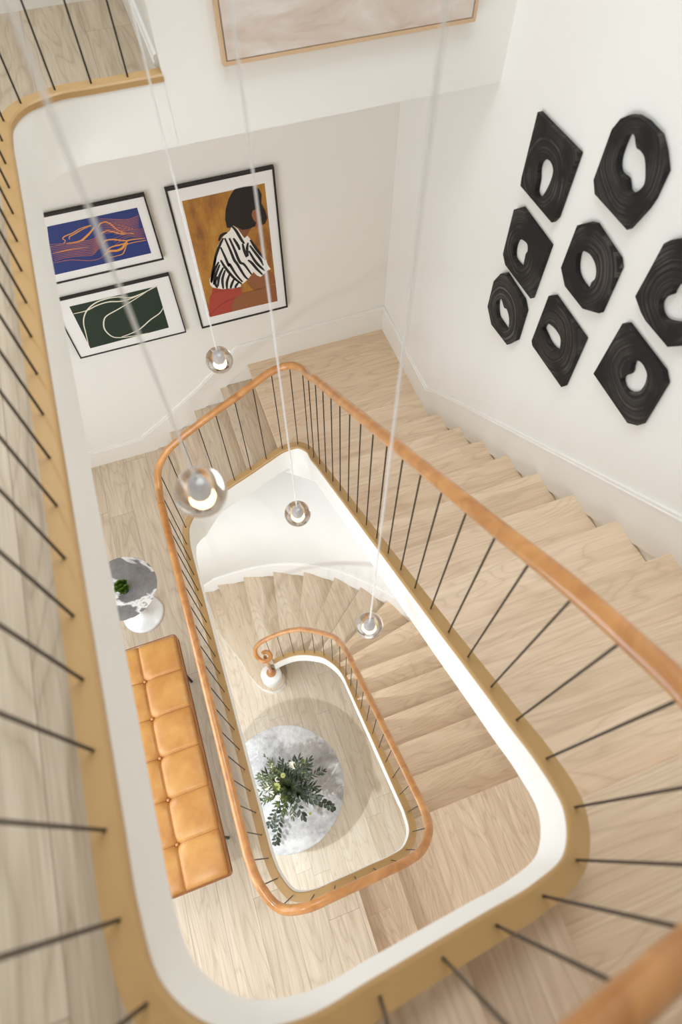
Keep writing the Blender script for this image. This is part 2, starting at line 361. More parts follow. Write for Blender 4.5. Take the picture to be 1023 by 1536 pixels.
W_SHIRT = [(0.4809, 4.8455), (0.5096, 4.8142), (0.5391, 4.7447), (0.5607, 4.755), (0.5744, 4.7294), (0.5787, 4.6963), (0.6071, 4.6431), (0.6566, 4.5557), (0.6617, 4.5192), (0.6789, 4.4792), (0.6474, 4.4736), (0.633, 4.4561), (0.6061, 4.4383), (0.5834, 4.4555), (0.5632, 4.4897), (0.5202, 4.4443), (0.4826, 4.4185), (0.4689, 4.4298), (0.4676, 4.4007), (0.4146, 4.3976), (0.3437, 4.4145), (0.2828, 4.4468), (0.2725, 4.4716), (0.2763, 4.5062), (0.3071, 4.5745), (0.3266, 4.6307), (0.372, 4.7363), (0.4152, 4.7883), (0.459, 4.8144)]
W_SHORTS = [(0.2815, 4.4399), (0.3431, 4.411), (0.4142, 4.3954), (0.4606, 4.3953), (0.4651, 4.3414), (0.4216, 4.3238), (0.3893, 4.2794), (0.3728, 4.2171), (0.223, 4.2157), (0.2163, 4.2299), (0.2507, 4.3748), (0.2707, 4.3988)]
W_LEG = [(0.4651, 4.3414), (0.5568, 4.3448), (0.7003, 4.3501), (0.6995, 4.2091), (0.3728, 4.2171), (0.3893, 4.2794), (0.421, 4.3202)]
W_ARM = [(0.5623, 4.4829), (0.5834, 4.4555), (0.6061, 4.4383), (0.633, 4.4561), (0.6658, 4.4721), (0.6881, 4.4479), (0.6997, 4.4083), (0.7009, 4.356), (0.6346, 4.36), (0.5634, 4.3467), (0.5486, 4.3548), (0.5109, 4.4215)]
W_STRIPES = [[(0.4772, 4.8404), (0.4969, 4.8051), (0.5206, 4.7366), (0.5337, 4.7077)], [(0.4131, 4.7763), (0.3828, 4.7335), (0.3486, 4.6713), (0.3229, 4.6115)], [(0.4212, 4.7743), (0.4389, 4.6933), (0.4545, 4.6098), (0.4674, 4.5787), (0.5006, 4.4787), (0.5202, 4.4443)], [(0.4484, 4.7675), (0.4667, 4.6861), (0.4866, 4.5877), (0.5123, 4.5597), (0.5487, 4.4724)], [(0.3861, 4.7199), (0.4016, 4.644), (0.4142, 4.5799), (0.4209, 4.5845), (0.4492, 4.5002), (0.4817, 4.4334)], [(0.4408, 4.8066), (0.4055, 4.7969), (0.3829, 4.7652)], [(0.4729, 4.7613), (0.4928, 4.7053), (0.4992, 4.6712)], [(0.5225, 4.7106), (0.5265, 4.6575), (0.5342, 4.6088)], [(0.557, 4.7082), (0.5452, 4.6658), (0.5437, 4.613)], [(0.5657, 4.6866), (0.5931, 4.6268), (0.6214, 4.5652), (0.6342, 4.5196)], [(0.5548, 4.6501), (0.5806, 4.5761), (0.6047, 4.5281), (0.6414, 4.4752)], [(0.5401, 4.5869), (0.5605, 4.5604), (0.5895, 4.5037), (0.6202, 4.4524)], [(0.5736, 4.7232), (0.6071, 4.6431), (0.6507, 4.5573)], [(0.3704, 4.6319), (0.3893, 4.5725), (0.4285, 4.4846), (0.4737, 4.4211)], [(0.3569, 4.6221), (0.3171, 4.5648), (0.2837, 4.4827)], [(0.359, 4.6013), (0.3153, 4.5235), (0.2953, 4.465)], [(0.378, 4.5756), (0.3408, 4.5164), (0.3186, 4.4438)], [(0.3859, 4.5528), (0.3571, 4.4905), (0.3502, 4.4163)], [(0.4099, 4.5182), (0.3823, 4.4618), (0.3735, 4.4095)], [(0.4333, 4.4761), (0.408, 4.4326), (0.3975, 4.4062)], [(0.4582, 4.4401), (0.4362, 4.4172), (0.4275, 4.4012)], [(0.3462, 4.6583), (0.3087, 4.5671), (0.2822, 4.4903)], [(0.3294, 4.5195), (0.3064, 4.4762), (0.3138, 4.4342)]]
B_PRINT = [(-0.5031, 5.0741), (-0.0201, 5.0738), (-0.0214, 4.7841), (-0.5887, 4.7839)]
B_LINES = [([(-0.4622, 4.9596), (-0.446, 4.975), (-0.4541, 4.9887), (-0.4394, 5.0004), (-0.3961, 5.0088), (-0.3429, 5.0261), (-0.2874, 5.0314)], 0.006), ([(-0.446, 4.9578), (-0.3766, 4.9535), (-0.3363, 4.9707), (-0.3011, 4.9929), (-0.2725, 5.0165)], 0.011), ([(-0.4219, 4.9767), (-0.4177, 4.9911), (-0.3853, 5.0022), (-0.3319, 5.0196), (-0.285, 5.0286)], 0.006), ([(-0.2538, 5.0119), (-0.2341, 5.0298), (-0.2067, 5.0308), (-0.1851, 5.0142), (-0.1679, 4.9833), (-0.1428, 4.9538), (-0.1174, 4.9459)], 0.009), ([(-0.2548, 4.9698), (-0.2171, 4.9799), (-0.1813, 4.9633), (-0.1463, 4.9429), (-0.0801, 4.9304)], 0.009), ([(-0.2697, 4.9064), (-0.243, 4.9236), (-0.202, 4.9212), (-0.1395, 4.8974), (-0.0835, 4.8953)], 0.009), ([(-0.2566, 4.8624), (-0.2232, 4.8782), (-0.1805, 4.8795), (-0.1442, 4.8824), (-0.1187, 4.8961), (-0.0293, 4.8857)], 0.009), ([(-0.2786, 4.8392), (-0.2449, 4.8552), (-0.2045, 4.8488), (-0.1701, 4.8563), (-0.1453, 4.8786), (-0.131, 4.879)], 0.014), ([(-0.2544, 4.816), (-0.2078, 4.8163), (-0.1776, 4.8209), (-0.1548, 4.8482), (-0.1289, 4.8744), (-0.0258, 4.8726)], 0.006), ([(-0.2312, 5.0576), (-0.1946, 5.0466), (-0.1329, 5.0282), (-0.0809, 5.0195), (-0.0232, 5.0285)], 0.0035), ([(-0.2321, 5.0474), (-0.1979, 5.0369), (-0.1356, 5.0198), (-0.0833, 5.0118), (-0.0259, 5.0193)], 0.0035), ([(-0.2329, 5.0371), (-0.2012, 5.0272), (-0.1383, 5.0113), (-0.0857, 5.004), (-0.0286, 5.0101)], 0.0035), ([(-0.2338, 5.0268), (-0.2045, 5.0174), (-0.141, 5.0028), (-0.088, 4.9961), (-0.0313, 5.0009)], 0.0035), ([(-0.2347, 5.0164), (-0.2078, 5.0076), (-0.1437, 4.9943), (-0.0905, 4.9883), (-0.034, 4.9916)], 0.0035), ([(-0.2355, 5.0059), (-0.2111, 4.9977), (-0.1465, 4.9857), (-0.0929, 4.9804), (-0.0367, 4.9822)], 0.0035), ([(-0.2364, 4.9954), (-0.2145, 4.9877), (-0.1492, 4.9771), (-0.0953, 4.9725), (-0.0395, 4.9729)], 0.0035), ([(-0.2373, 4.9849), (-0.2178, 4.9777), (-0.152, 4.9685), (-0.0977, 4.9645), (-0.0422, 4.9634)], 0.0035), ([(-0.2382, 4.9743), (-0.2212, 4.9677), (-0.1548, 4.9599), (-0.1002, 4.9566), (-0.045, 4.954)], 0.0035), ([(-0.5304, 4.9731), (-0.4552, 4.9602), (-0.3704, 4.9519), (-0.3102, 4.9485), (-0.2711, 4.9622), (-0.2385, 4.9774)], 0.0035), ([(-0.5323, 4.9619), (-0.4589, 4.9509), (-0.3738, 4.9425), (-0.3138, 4.9383), (-0.2741, 4.9536), (-0.2417, 4.9681)], 0.0035), ([(-0.5343, 4.9506), (-0.4625, 4.9415), (-0.3773, 4.9331), (-0.3174, 4.9282), (-0.2771, 4.9449), (-0.2448, 4.9588)], 0.0035), ([(-0.5363, 4.9392), (-0.4662, 4.9322), (-0.3808, 4.9237), (-0.3211, 4.9179), (-0.2802, 4.9362), (-0.248, 4.9494)], 0.0035), ([(-0.5382, 4.9278), (-0.4699, 4.9227), (-0.3844, 4.9142), (-0.3247, 4.9076), (-0.2832, 4.9274), (-0.2513, 4.9399)], 0.0035), ([(-0.5402, 4.9163), (-0.4736, 4.9133), (-0.3879, 4.9047), (-0.3284, 4.8973), (-0.2863, 4.9186), (-0.2545, 4.9305)], 0.0035), ([(-0.5423, 4.9047), (-0.4773, 4.9038), (-0.3915, 4.8951), (-0.3321, 4.8869), (-0.2893, 4.9098), (-0.2578, 4.9209)], 0.0035), ([(-0.5443, 4.8931), (-0.4811, 4.8942), (-0.395, 4.8854), (-0.3358, 4.8765), (-0.2924, 4.9009), (-0.261, 4.9114)], 0.0035), ([(-0.5463, 4.8814), (-0.4848, 4.8846), (-0.3986, 4.8758), (-0.3396, 4.866), (-0.2955, 4.892), (-0.2643, 4.9018)], 0.0035), ([(-0.5484, 4.8696), (-0.4886, 4.875), (-0.4022, 4.8661), (-0.3433, 4.8554), (-0.2986, 4.8831), (-0.2676, 4.8921)], 0.0035), ([(-0.5332, 4.9582), (-0.4622, 4.9596)], 0.004), ([(-0.5402, 4.9163), (-0.4378, 4.9176), (-0.3384, 4.908)], 0.005), ([(-0.5566, 4.8595), (-0.462, 4.8547), (-0.3681, 4.8254), (-0.3124, 4.8231), (-0.2786, 4.8392)], 0.004), ([(-0.165, 5.0132), (-0.108, 4.9764), (-0.0604, 4.9492), (-0.0156, 4.946)], 0.003), ([(-0.172, 4.992), (-0.1111, 4.9663), (-0.0626, 4.9418), (-0.0186, 4.9357)], 0.003), ([(-0.179, 4.9705), (-0.1142, 4.9561), (-0.0648, 4.9345), (-0.0215, 4.9254)], 0.003), ([(-0.186, 4.9488), (-0.1174, 4.9459), (-0.067, 4.9271), (-0.0245, 4.915)], 0.003), ([(-0.1932, 4.9269), (-0.1206, 4.9357), (-0.0692, 4.9197), (-0.0275, 4.9045)], 0.003), ([(-0.2004, 4.9048), (-0.1238, 4.9254), (-0.0714, 4.9123), (-0.0305, 4.894)], 0.003), ([(-0.2077, 4.8824), (-0.127, 4.915), (-0.0736, 4.9049), (-0.0335, 4.8835)], 0.003)]
G_PRINT = [(-0.587, 4.553), (-0.0521, 4.5519), (-0.0604, 4.2124), (-0.5859, 4.2012)]
G_LINES = [[(-0.5877, 4.2313), (-0.5692, 4.3285), (-0.5564, 4.4016), (-0.5324, 4.4583), (-0.4934, 4.5037), (-0.4339, 4.5368), (-0.3668, 4.547), (-0.2967, 4.5412), (-0.2317, 4.5167), (-0.1561, 4.5248), (-0.0587, 4.5518)], [(-0.5838, 4.4955), (-0.504, 4.4966), (-0.4332, 4.5161), (-0.3594, 4.5214), (-0.2841, 4.5048), (-0.2005, 4.5125), (-0.0549, 4.5507)], [(-0.0751, 4.5515), (-0.1869, 4.5033), (-0.3165, 4.4543), (-0.4044, 4.4233), (-0.4363, 4.3848), (-0.4507, 4.323), (-0.4299, 4.2592), (-0.3878, 4.2312), (-0.2894, 4.2145), (-0.2037, 4.2094)], [(-0.0531, 4.3838), (-0.0886, 4.3458), (-0.1577, 4.3122), (-0.2414, 4.26), (-0.3167, 4.2388), (-0.37, 4.2333)]]
VOL = [(-0.1739, 1.925, 6.15), (-0.1469, 1.9375, 6.15), (-0.1158, 1.9219, 6.15), (-0.0996, 1.8801, 6.15), (-0.1302, 1.8487, 6.15), (-0.1798, 1.8482, 6.15), (-0.2221, 1.8859, 6.14), (-0.2391, 1.9308, 6.08), (-0.2158, 1.9553, 5.98), (-0.1637, 1.9498, 5.87), (-0.0904, 1.927, 5.75), (0.0535, 1.8882, 5.6), (0.178, 1.8298, 5.46), (0.2874, 1.742, 5.31), (0.3827, 1.6334, 5.16)]


# ------------------------------------------------------------------ levels and rail paths
XR, YB, YN, XL = 1.523, 3.294, -1.12, -2.0
Z2, Z3, ZC = H-4.196, H-1.221, 8.9
LOW = [(-.097, 1.924, 6.53), (.02, 1.90, 6.40), (.134, 1.859, 6.27), (.238, 1.79, 6.135), (.324, 1.709, 6.0), (.397, 1.622, 5.87), (.448, 1.511, 5.735), (.482, 1.394, 5.60)]
LOW += [(.495, 1.273-.1213*k, 4.614+.78*(1.273-.1213*k-.181)) for k in range(10)]
LOW += [(.495, .06, 4.53), (.470, -.058, 4.45), (.385, -.137, 4.37), (.27, -.155, 4.29), (.147, -.156, 4.21), (.026, -.157, 4.13), (-.096, -.157, 4.06), (-.222, -.157, 4.042), (-.3375, -.121, 4.042), (-.396, -.011, 4.042), (-.4155, .103, 4.042)]
LOW += [(-.418, .230+.1255*k, 4.042) for k in range(16)]
UPP = [(-.414, 2.245, 4.04), (-.385, 2.355, 3.99), (-.30, 2.418, 3.915), (-.185, 2.43, 3.835), (-.065, 2.43, 3.757), (.057, 2.43, 3.683), (.187, 2.43, 3.612), (.309, 2.43, 3.537), (.432, 2.43, 3.47), (.536, 2.39, 3.415), (.582, 2.28, 3.345), (.578, 2.150, 3.26)]
UPP += [(.574, .499+.1255*k, 2.052+.718*(.1255*k)) for k in range(12, -1, -1)]
UPP += [(.574, .380, 1.963), (.574, .255, 1.871), (.574, .136, 1.787), (.574, .016, 1.699), (.556, -.104, 1.613), (.477, -.191, 1.53), (.3555, -.2134, 1.447), (.2305, -.213, 1.364), (.11, -.213, 1.29), (-.011, -.213, 1.215), (-.133, -.210, 1.135), (-.245, -.170, 1.078), (-.318, -.085, 1.067), (-.337, .025, 1.067)]
UPP += [(-.338, .149+.1235*k, 1.067) for k in range(17)]
UPP += [(-.325, 2.235, 1.067), (-.265, 2.322, 1.067), (-.152, 2.366, 1.067), (-.034, 2.366, 1.067), (.087, 2.366, 1.067)]
low_base = [P(*q) for q in LOW]; upp_base = [P(*q) for q in UPP]
low_path = catmull(low_base, 6); upp_path = catmull(upp_base+[P(.2005, 2.366, 1.067)], 6)
join = catmull([low_base[-2], low_base[-1], upp_base[0], upp_base[1]], 6)[6:13]
upp_path = join[:-1]+upp_path

# ------------------------------------------------------------------ room shell
def slab(name, poly, z0, z1, mat, label):
    return struct(MB().prism(poly, z0, z1).build(name, mat), label)
MB_g = MB().box(XL, 1.6, YN, 3.4, -.12, 0).build('floor', 'oak_ground'); struct(MB_g, 'pale oak plank floor at the bottom of the stairwell')
def section(path, a, b): return [(p.x, p.y) for p in path[a:b]]
i0 = next(i for i, p in enumerate(low_path) if p.x < .024 and p.y < 0)
poly2 = [(.024, -.157)]+[(p.x, p.y) for p in low_path[i0:]]+[(-.414, 2.245), (-.385, 2.355), (-.33, 2.40), (-.322, YB), (XL, YB), (XL, YN), (.024, YN)]
slab('floor', poly2, Z2-.07, Z2, 'oak_second', 'oak plank floor of the middle landing with the leather bench')
j0 = next(i for i, p in enumerate(upp_path) if p.x < -.09 and p.y < 0)
poly3 = [(-.09, -.212)]+[(p.x, p.y) for p in upp_path[j0:]]+[(.2, 3.42), (XL, 3.42), (XL, YN), (-.09, YN)]
slab('floor', poly3, Z3-.083, Z3, 'oak_third', 'oak plank floor of the top landing behind the near balusters')
def wall(name, *b, label=None): return struct(MB().box(*b).build(name, 'wall_paint'), label)
wall('wall_right', XR, XR+.1, YN-.1, 3.6, 0, ZC, label='tall cream wall carrying the black wooden sculptures')
wall('wall_back', XL-.1, XR, YB, YB+.1, 0, 5.866, label='cream back wall with the three framed prints')
wall('wall_upper', .2, XR, 2.345, 3.6, 5.866, ZC, label='cream upper wall carrying the pale abstract painting')
wall('wall_hall', XL-.1, .2, 3.41, 3.6, 5.866, ZC, label='pale end wall of the top landing')
wl = MB(); WIN = [(-.5, 2.3, .4, 2.6), (-.5, 2.1, 3.45, 5.45), (-.1, 2.5, 6.5, 8.1)]
zc = 0
for y0, y1, z0, z1 in WIN:                                   # unseen openings added for the side fills, one tall window on every floor
    wl.box(XL-.1, XL, YN-.1, 3.6, zc, z0); wl.box(XL-.1, XL, YN-.1, y0, z0, z1); wl.box(XL-.1, XL, y1, 3.6, z0, z1); zc = z1
wl.box(XL-.1, XL, YN-.1, 3.6, zc, ZC); struct(wl.build('wall_left', 'wall_paint'))
for k, (y0, y1, z0, z1) in enumerate(WIN):  # frames made for the openings added with the side fills
    wf = MB(); w_ = .035
    wf.box(XL-.03, XL+.01, y0, y0+w_, z0, z1); wf.box(XL-.03, XL+.01, y1-w_, y1, z0, z1); wf.box(XL-.03, XL+.01, y0+w_, y1-w_, z0, z0+w_); wf.box(XL-.03, XL+.01, y0+w_, y1-w_, z1-w_, z1)
    wf.box(XL-.03, XL+.01, (y0+y1)/2-.012, (y0+y1)/2+.012, z0+w_, z1-w_); struct(wf.build('added_window_%d' % (k+1), 'trim_paint'))
wall('wall_near', XL, XR, YN-.1, YN, 0, ZC)
c = MB(); c.box(XL, -.3, YN, 3.42, ZC, ZC+.1); c.box(1.45, XR, YN, 3.42, ZC, ZC+.1); c.box(-.3, 1.45, YN, .72, ZC, ZC+.1); c.box(-.3, 1.45, 2.2, 3.42, ZC, ZC+.1)
struct(c.build('ceiling', 'wall_paint'))
struct(MB().box(.02, XR, YN, .42, 7.5, 7.6).build('ceiling', 'wall_paint'), 'unseen slab added above the near end of the stairs to shade it')  # added out of view to shade the near handrail and steps
# curved drum wall round the bottom flight
CURVE = catmull([(XL, 3.285, 0), (-1.4, 3.275, 0), (-.9, 3.225, 0), (-.475, 3.14, 0), (-.148, 3.055, 0), (.198, 2.926, 0), (.524, 2.728, 0), (.806, 2.476, 0), (1.009, 2.206, 0), (1.18, 1.913, 0), (1.32, 1.58, 0), (1.42, 1.25, 0), (1.48, .9, 0), (1.521, .4, 0)], 8)
mb = MB(); n = len(CURVE); 
mb.add([(p.x, p.y, z) for p in CURVE for z in (0, H-(4.28 if p.x < -.33 else max(3.62, 4.15-.65*max(0, p.x+.1))))], [(2*i, 2*i+1, 2*i+3, 2*i+2) for i in range(n-1)], 0, True)
o = mb.build('wall_curved', 'white_paint'); struct(o, 'curved white wall behind the bottom winder steps')
sd = o.modifiers.new('thick', 'SOLIDIFY'); sd.thickness = .012; sd.offset = 1

# baseboards
def ribbon(name, pts, tops, h, into, label, mat='trim_paint'):
    """pts: (x,y) along the wall face; into: unit vectors towards the room; board with a bead on its top edge"""
    mb = MB(); n = len(pts)
    prof = [(.0, -h), (.012, -h), (.012, -.034), (.016, -.032), (.016, -.024), (.012, -.022), (.012, -.006), (.008, 0), (0, 0)]
    m = len(prof); v = []
    for (x, y), t, (nx, ny) in zip(pts, tops, into):
        v += [(x+nx*a, y+ny*a, t+dz) for a, dz in prof]
    mb.add(v, [(i*m+k, (i+1)*m+k, (i+1)*m+(k+1) % m, i*m+(k+1) % m) for i in range(n-1) for k in range(m)])
    mb.add(v[:m], [tuple(range(m))]); mb.add(v[-m:], [tuple(range(m))])
    return struct(mb.build(name, mat, weld=True), label)
ns = lambda y: H-(2.086+.709*(y-.509))           # nosing line on the right wall
ys = [YB, 2.464, 2.274, 1.6, 1.0, .587, .25, -.12, -.3, YN]
tp = [3.90, 3.872, 4.039]+[ns(y)+.212 for y in ys[3:8]]+[5.64, 5.64]
ribbon('baseboard_right', [(XR-.0005, y) for y in ys], tp, .30, [(-1, 0)]*len(ys), 'sloping cream baseboard up the right wall')
xs = [XL, -.56, -.3, 0, .36, XR]
ribbon('baseboard_back', [(x, YB-.0005) for x in xs], [3.172, 3.172, 3.35, 3.57, 3.885, 3.90], .26, [(0, -1)]*len(xs), 'cream baseboard along the back wall and first steps')
ribbon('baseboard_hall', [(x, 3.4095) for x in (XL, .2)], [Z3+.19]*2, .19, [(0, -1)]*2, 'baseboard at the end of the top landing')
ribbon('baseboard_return', [(.1995, y) for y in (3.41, 2.40)], [Z3+.19]*2, .19, [(-1, 0)]*2, 'baseboard on the wall end of the top landing')

kn = [(-.64, 6.996), (-.475, 6.821), (-.148, 6.646), (.198, 6.471), (.524, 6.296), (.806, 6.121), (1.009, 5.946), (1.18, 5.771), (1.345, 5.596), (1.425, 5.421)]
cp_, ct_, cn_ = [], [], []
for i in range(1, len(CURVE)-1):
    p = CURVE[i]
    if not -1.4 < p.x < 1.424: continue
    d = kn[0][1] if p.x < kn[0][0] else next(a[1]+(q[1]-a[1])*(p.x-a[0])/(q[0]-a[0]) for a, q in zip(kn, kn[1:]) if p.x <= q[0])
    if p.x < -.475: d = min(7.15, 6.821+(-.475-p.x)*1.06)
    t_ = (CURVE[i+1]-CURVE[i-1]).normalized()
    cp_.append((p.x, p.y)); ct_.append(H-d+.19); cn_.append((t_.y, -t_.x))
ribbon('baseboard_curved', cp_, ct_, .30, cn_, 'white baseboard following the bottom winder steps', 'white_paint')

# ------------------------------------------------------------------ staircases
def stair(name, label, steps, loc):
    t = thing(name, loc, label, 'staircase')
    for poly, d, mat in steps['treads']:
        c = (sum(p[0] for p in poly)/len(poly), sum(p[1] for p in poly)/len(poly), H-d)
        MB().prism(poly, H-d-.036, H-d).build('tread', mat, t, origin=c, bevel=.004)
    for a, b, d, mat in steps['risers']:
        a, b = Vector((*a, 0)), Vector((*b, 0)); tt = (b-a).normalized(); nrm = Vector((-tt.y, tt.x, 0))*steps.get('side', 1)
        q = [a+nrm*.018, b+nrm*.018, b+nrm*.034, a+nrm*.034]
        MB().prism([(p.x, p.y) for p in q], H-d-.176, H-d-.034).build('riser', mat, t)
    return t
# lower flight: nosing lines (inner point, outer point on the wall), depth below the camera
def curve_y(p): return min(CURVE, key=lambda c: (Vector((c.x, c.y, 0))-Vector((p[0], p[1], 0))).length)
NL = [((-.28, 1.97), (-.475, 3.15), 6.821), ((-.205, 1.96), (-.148, 3.065), 6.646), ((.018, 1.91), (.20, 2.937), 6.471), ((.16, 1.86), (.53, 2.742), 6.296),
      ((.27, 1.79), (.815, 2.487), 6.121), ((.385, 1.70), (1.02, 2.215), 5.946), ((.46, 1.55), (1.20, 1.922), 5.771), ((.49, 1.43), (1.345, 1.60), 5.596),
      ((.50, 1.262), (1.425, 1.262), 5.421), ((.50, 1.008), (1.468, 1.008), 5.246), ((.50, .757), (1.50, .757), 5.071), ((.50, .51), (1.518, .51), 4.896), ((.50, .258), (1.522, .258), 4.721), ((.50, .007), (1.522, .007), 4.546)]
def outer_between(a, b):
    ia = min(range(len(CURVE)), key=lambda i: (CURVE[i].xy-Vector(a)).length); ib = min(range(len(CURVE)), key=lambda i: (CURVE[i].xy-Vector(b)).length)
    return [tuple(CURVE[i].xy+Vector((.004, .006))) for i in range(ia+1, ib)]
def inner_between(a, b, path=LOW):
    ia = min(range(len(path)), key=lambda i: (Vector(path[i][:2])-Vector(a)).length); ib = min(range(len(path)), key=lambda i: (Vector(path[i][:2])-Vector(b)).length)
    lo, hi = sorted((ia, ib)); r = [tuple(path[i][:2]) for i in range(lo+1, hi)]
    return r if ia > ib else r[::-1]
tl, rl = [], []
curtail = [(-.66, 3.19), (-.60, 2.6), (-.52, 2.35), (-.447, 2.179), (-.41, 2.02), (-.36, 1.892), (-.306, 1.812), (-.21, 1.745), (-.121, 1.745), (-.05, 1.79), (-.03, 1.88), (-.06, 1.95), (-.17, 1.99), (-.26, 2.03), (-.43, 3.13)]
tl.append((curtail, 6.996, 'oak_tread_back'))
for k in range(len(NL)-1):
    (i1, o1, d1), (i2, o2, d2) = NL[k], NL[k+1]
    # carry the tread a little under the riser above
    v1 = (Vector(i2)-Vector(i1)); v2 = (Vector(o2)-Vector(o1))
    i2b = tuple(Vector(i2)+v1.normalized()*.03) if v1.length > .05 else i2
    o2b = tuple(Vector(o2)+v2.normalized()*.03) if d2 < 5.5 else o2
    poly = [i1, o1]+outer_between(o1, o2)+[o2b, i2b]
    tl.append((poly, d1, 'oak_tread_back' if k < 6 else 'oak_tread_x'))
tl.append(([(.50, .007), (1.522, .007), (1.522, YN+.002), (.26, YN+.002), (.26, -.155), (.385, -.137), (.470, -.058)], 4.546, 'oak_tread_y'))
tl.append(([(.286, -.155), (.286, YN+.002), (-.01, YN+.002), (-.01, -.157)], 4.371, 'oak_tread_y'))
for i1, o1, d1 in NL: rl.append((o1, i1, d1, 'oak_tread_x' if d1 < 5.5 else 'oak_tread_back'))
rl.append(((.286, YN+.002), (.286, -.155), 4.371, 'oak_tread_y')); rl.append(((.024, YN+.002), (.024, -.157), 4.196, 'oak_tread_y'))
lower = stair('staircase', 'lower oak staircase sweeping from the round marble table up to the bench landing', dict(treads=tl, risers=rl, side=1), (.9, .5, 0))
# white face of the curtail step
cm = MB(); cp = [Vector((x, y, 0)) for x, y in curtail[:12]]
cm.prism(curtail, 0.001, H-6.996-.036); cm.build('bottom_step_riser', 'white_paint', lower)
# upper flight
tu, ru = [], []
bx = [-.322, -.078, .165, .409]; bd = [4.021, 3.846, 3.671, 3.496]
for k in range(3):
    tu.append(([(bx[k], 2.45), (bx[k+1]+.03, 2.45), (bx[k+1]+.03, YB-.002), (bx[k], YB-.002)], bd[k], 'oak_tread_back'))
tu.append(([(.409, 2.45), (.432, 2.445), (.536, 2.40), (.582, 2.28), (.577, 2.21), (XR-.002, 2.21), (XR-.002, YB-.002), (.409, YB-.002)], 3.496, 'oak_tread_x'))
uy = [2.243, 1.983, 1.737, 1.494, 1.252, 1.005, .757, .509, .262]
for k, y in enumerate(uy):
    y2 = uy[k+1]-.03 if k < 8 else None
    d = 3.496-.175*(k+1)
    if k < 8: tu.append(([(.575, y), (XR-.002, y), (XR-.002, y2), (.575, y2)], d, 'oak_tread_x'))
    else: tu.append(([(.575, y), (XR-.002, y), (XR-.002, -.12), (.565, -.15), (.574, 0)], d, 'oak_tread_x'))
tu.append(([(.562, -.10), (XR-.002, -.087), (XR-.002, YN+.002), (.375, YN+.002), (.375, -.212), (.477, -.191), (.54, -.13)], 1.746, 'oak_tread_x'))
tu.append(([(.405, -.205), (.405, YN+.002), (.125, YN+.002), (.125, -.213), (.3555, -.2134)], 1.571, 'oak_tread_y'))
tu.append(([(.155, -.213), (.155, YN+.002), (-.12, YN+.002), (-.12, -.212)], 1.396, 'oak_tread_y'))
for k in range(4): ru.append(((bx[k], YB-.002), (bx[k], 2.452), bd[k], 'oak_tread_back'))
for k, y in enumerate(uy): ru.append(((XR-.002, y), (.578, y), 3.496-.175*(k+1), 'oak_tread_x'))
ru.append(((XR-.002, -.087), (.562, -.10), 1.746, 'oak_tread_x'))
for x, d in ((.405, 1.571), (.155, 1.396), (-.09, 1.221)): ru.append(((x, YN+.002), (x, -.212), d, 'oak_tread_y'))
upper = stair('staircase', 'upper oak staircase rising from the bench landing along the right wall', dict(treads=tu, risers=ru, side=1), (1.0, 1.5, Z2))
sf = MB()
def soff(inner, outer):
    n = len(inner); sf.add([p for pr in zip(inner, outer) for p in pr], [(2*i, 2*i+1, 2*i+3, 2*i+2) for i in range(n-1)])
bb = [Vector((-.46, 2.2, H-4.045)), upp_base[0]+Vector((-.03, .02, 0)), upp_base[1]]+[p for p in upp_base if p.y > 2.4 and p.z < H-3.4]
zz = [min(p.z-.258, H-4.285+max(0, p.x+.28)*1.6) for p in bb]
soff([Vector((p.x, p.y, z)) for p, z in zip(bb, zz)], [Vector((p.x, YB-.003, z)) for p, z in zip(bb, zz)])
rr = [p for p in upp_base if abs(p.x-.574) < .01 and p.z > H-3.4]
soff([p+Vector((0, 0, -.30)) for p in rr], [Vector((XR-.003, p.y, p.z-.30)) for p in rr])
sf.add([(.432, 2.43, H-3.77), (.432, YB-.003, H-3.77), (XR-.003, YB-.003, H-3.66), (XR-.003, 2.15, H-3.56), (.578, 2.15, H-3.56)], [(0, 1, 2, 3, 4)])
so_ = sf.build('soffit', 'wall_paint', upper); sm_ = so_.modifiers.new('thick', 'SOLIDIFY'); sm_.thickness = .01
# strings (white faces to the well) and tan caps
CAPW = .024
def cap_prof(w): return [(w, -.022), (w, -.005), (w-.005, 0), (-w, 0), (-w, -.022)]
def string_prof(w, h): return [(w-.003, -.0221), (-w+.002, -.0221), (-w+.002, -h), (w-.003, -h)]
def deep_string(mb, path):
    n = len(path); v = []
    for i, p in enumerate(path):
        t = path[min(i+1, n-1)]-path[max(i-1, 0)]; t.z = 0; t.normalize(); r = Vector((t.y, -t.x, 0))
        zb = p.z-.24
        if p.y > 2.1 and p.x < .2 and p.z < H-3.5: zb = min(zb, H-4.29+max(0, p.x+.28)*1.6)
        for o, z in ((CAPW-.003, p.z-.0221), (-CAPW+.002, p.z-.0221), (-CAPW+.002, zb), (CAPW-.003, zb)):
            q = p+r*o; v.append((q.x, q.y, z))
    mb.add(v, [(i*4+k, (i+1)*4+k, (i+1)*4+(k+1) % 4, i*4+(k+1) % 4) for i in range(n-1) for k in range(4)]+[(0, 1, 2, 3), (4*n-1, 4*n-2, 4*n-3, 4*n-4)])
for path, par in ((low_path, lower), (upp_path, upper)):
    mb = MB(); sweep(mb, path, string_prof(CAPW, .24)) if par is lower else deep_string(mb, path); mb.build('stair_string', 'white_paint' if par is lower else 'wall_paint', par, weld=True)
    mb = MB(); sweep(mb, path, cap_prof(CAPW)); tag(mb.build('string_cap', 'cap_paint', par, weld=True), 'tan painted cap along the well edge')
# plinth under the newel
mb = MB(); mb.lathe([(.115, 0.0), (.115, H-6.82), (.105, H-6.80), (0, H-6.80)], (-.165, 1.885, 0), 40)
mb.build('newel_plinth', 'white_paint', lower)

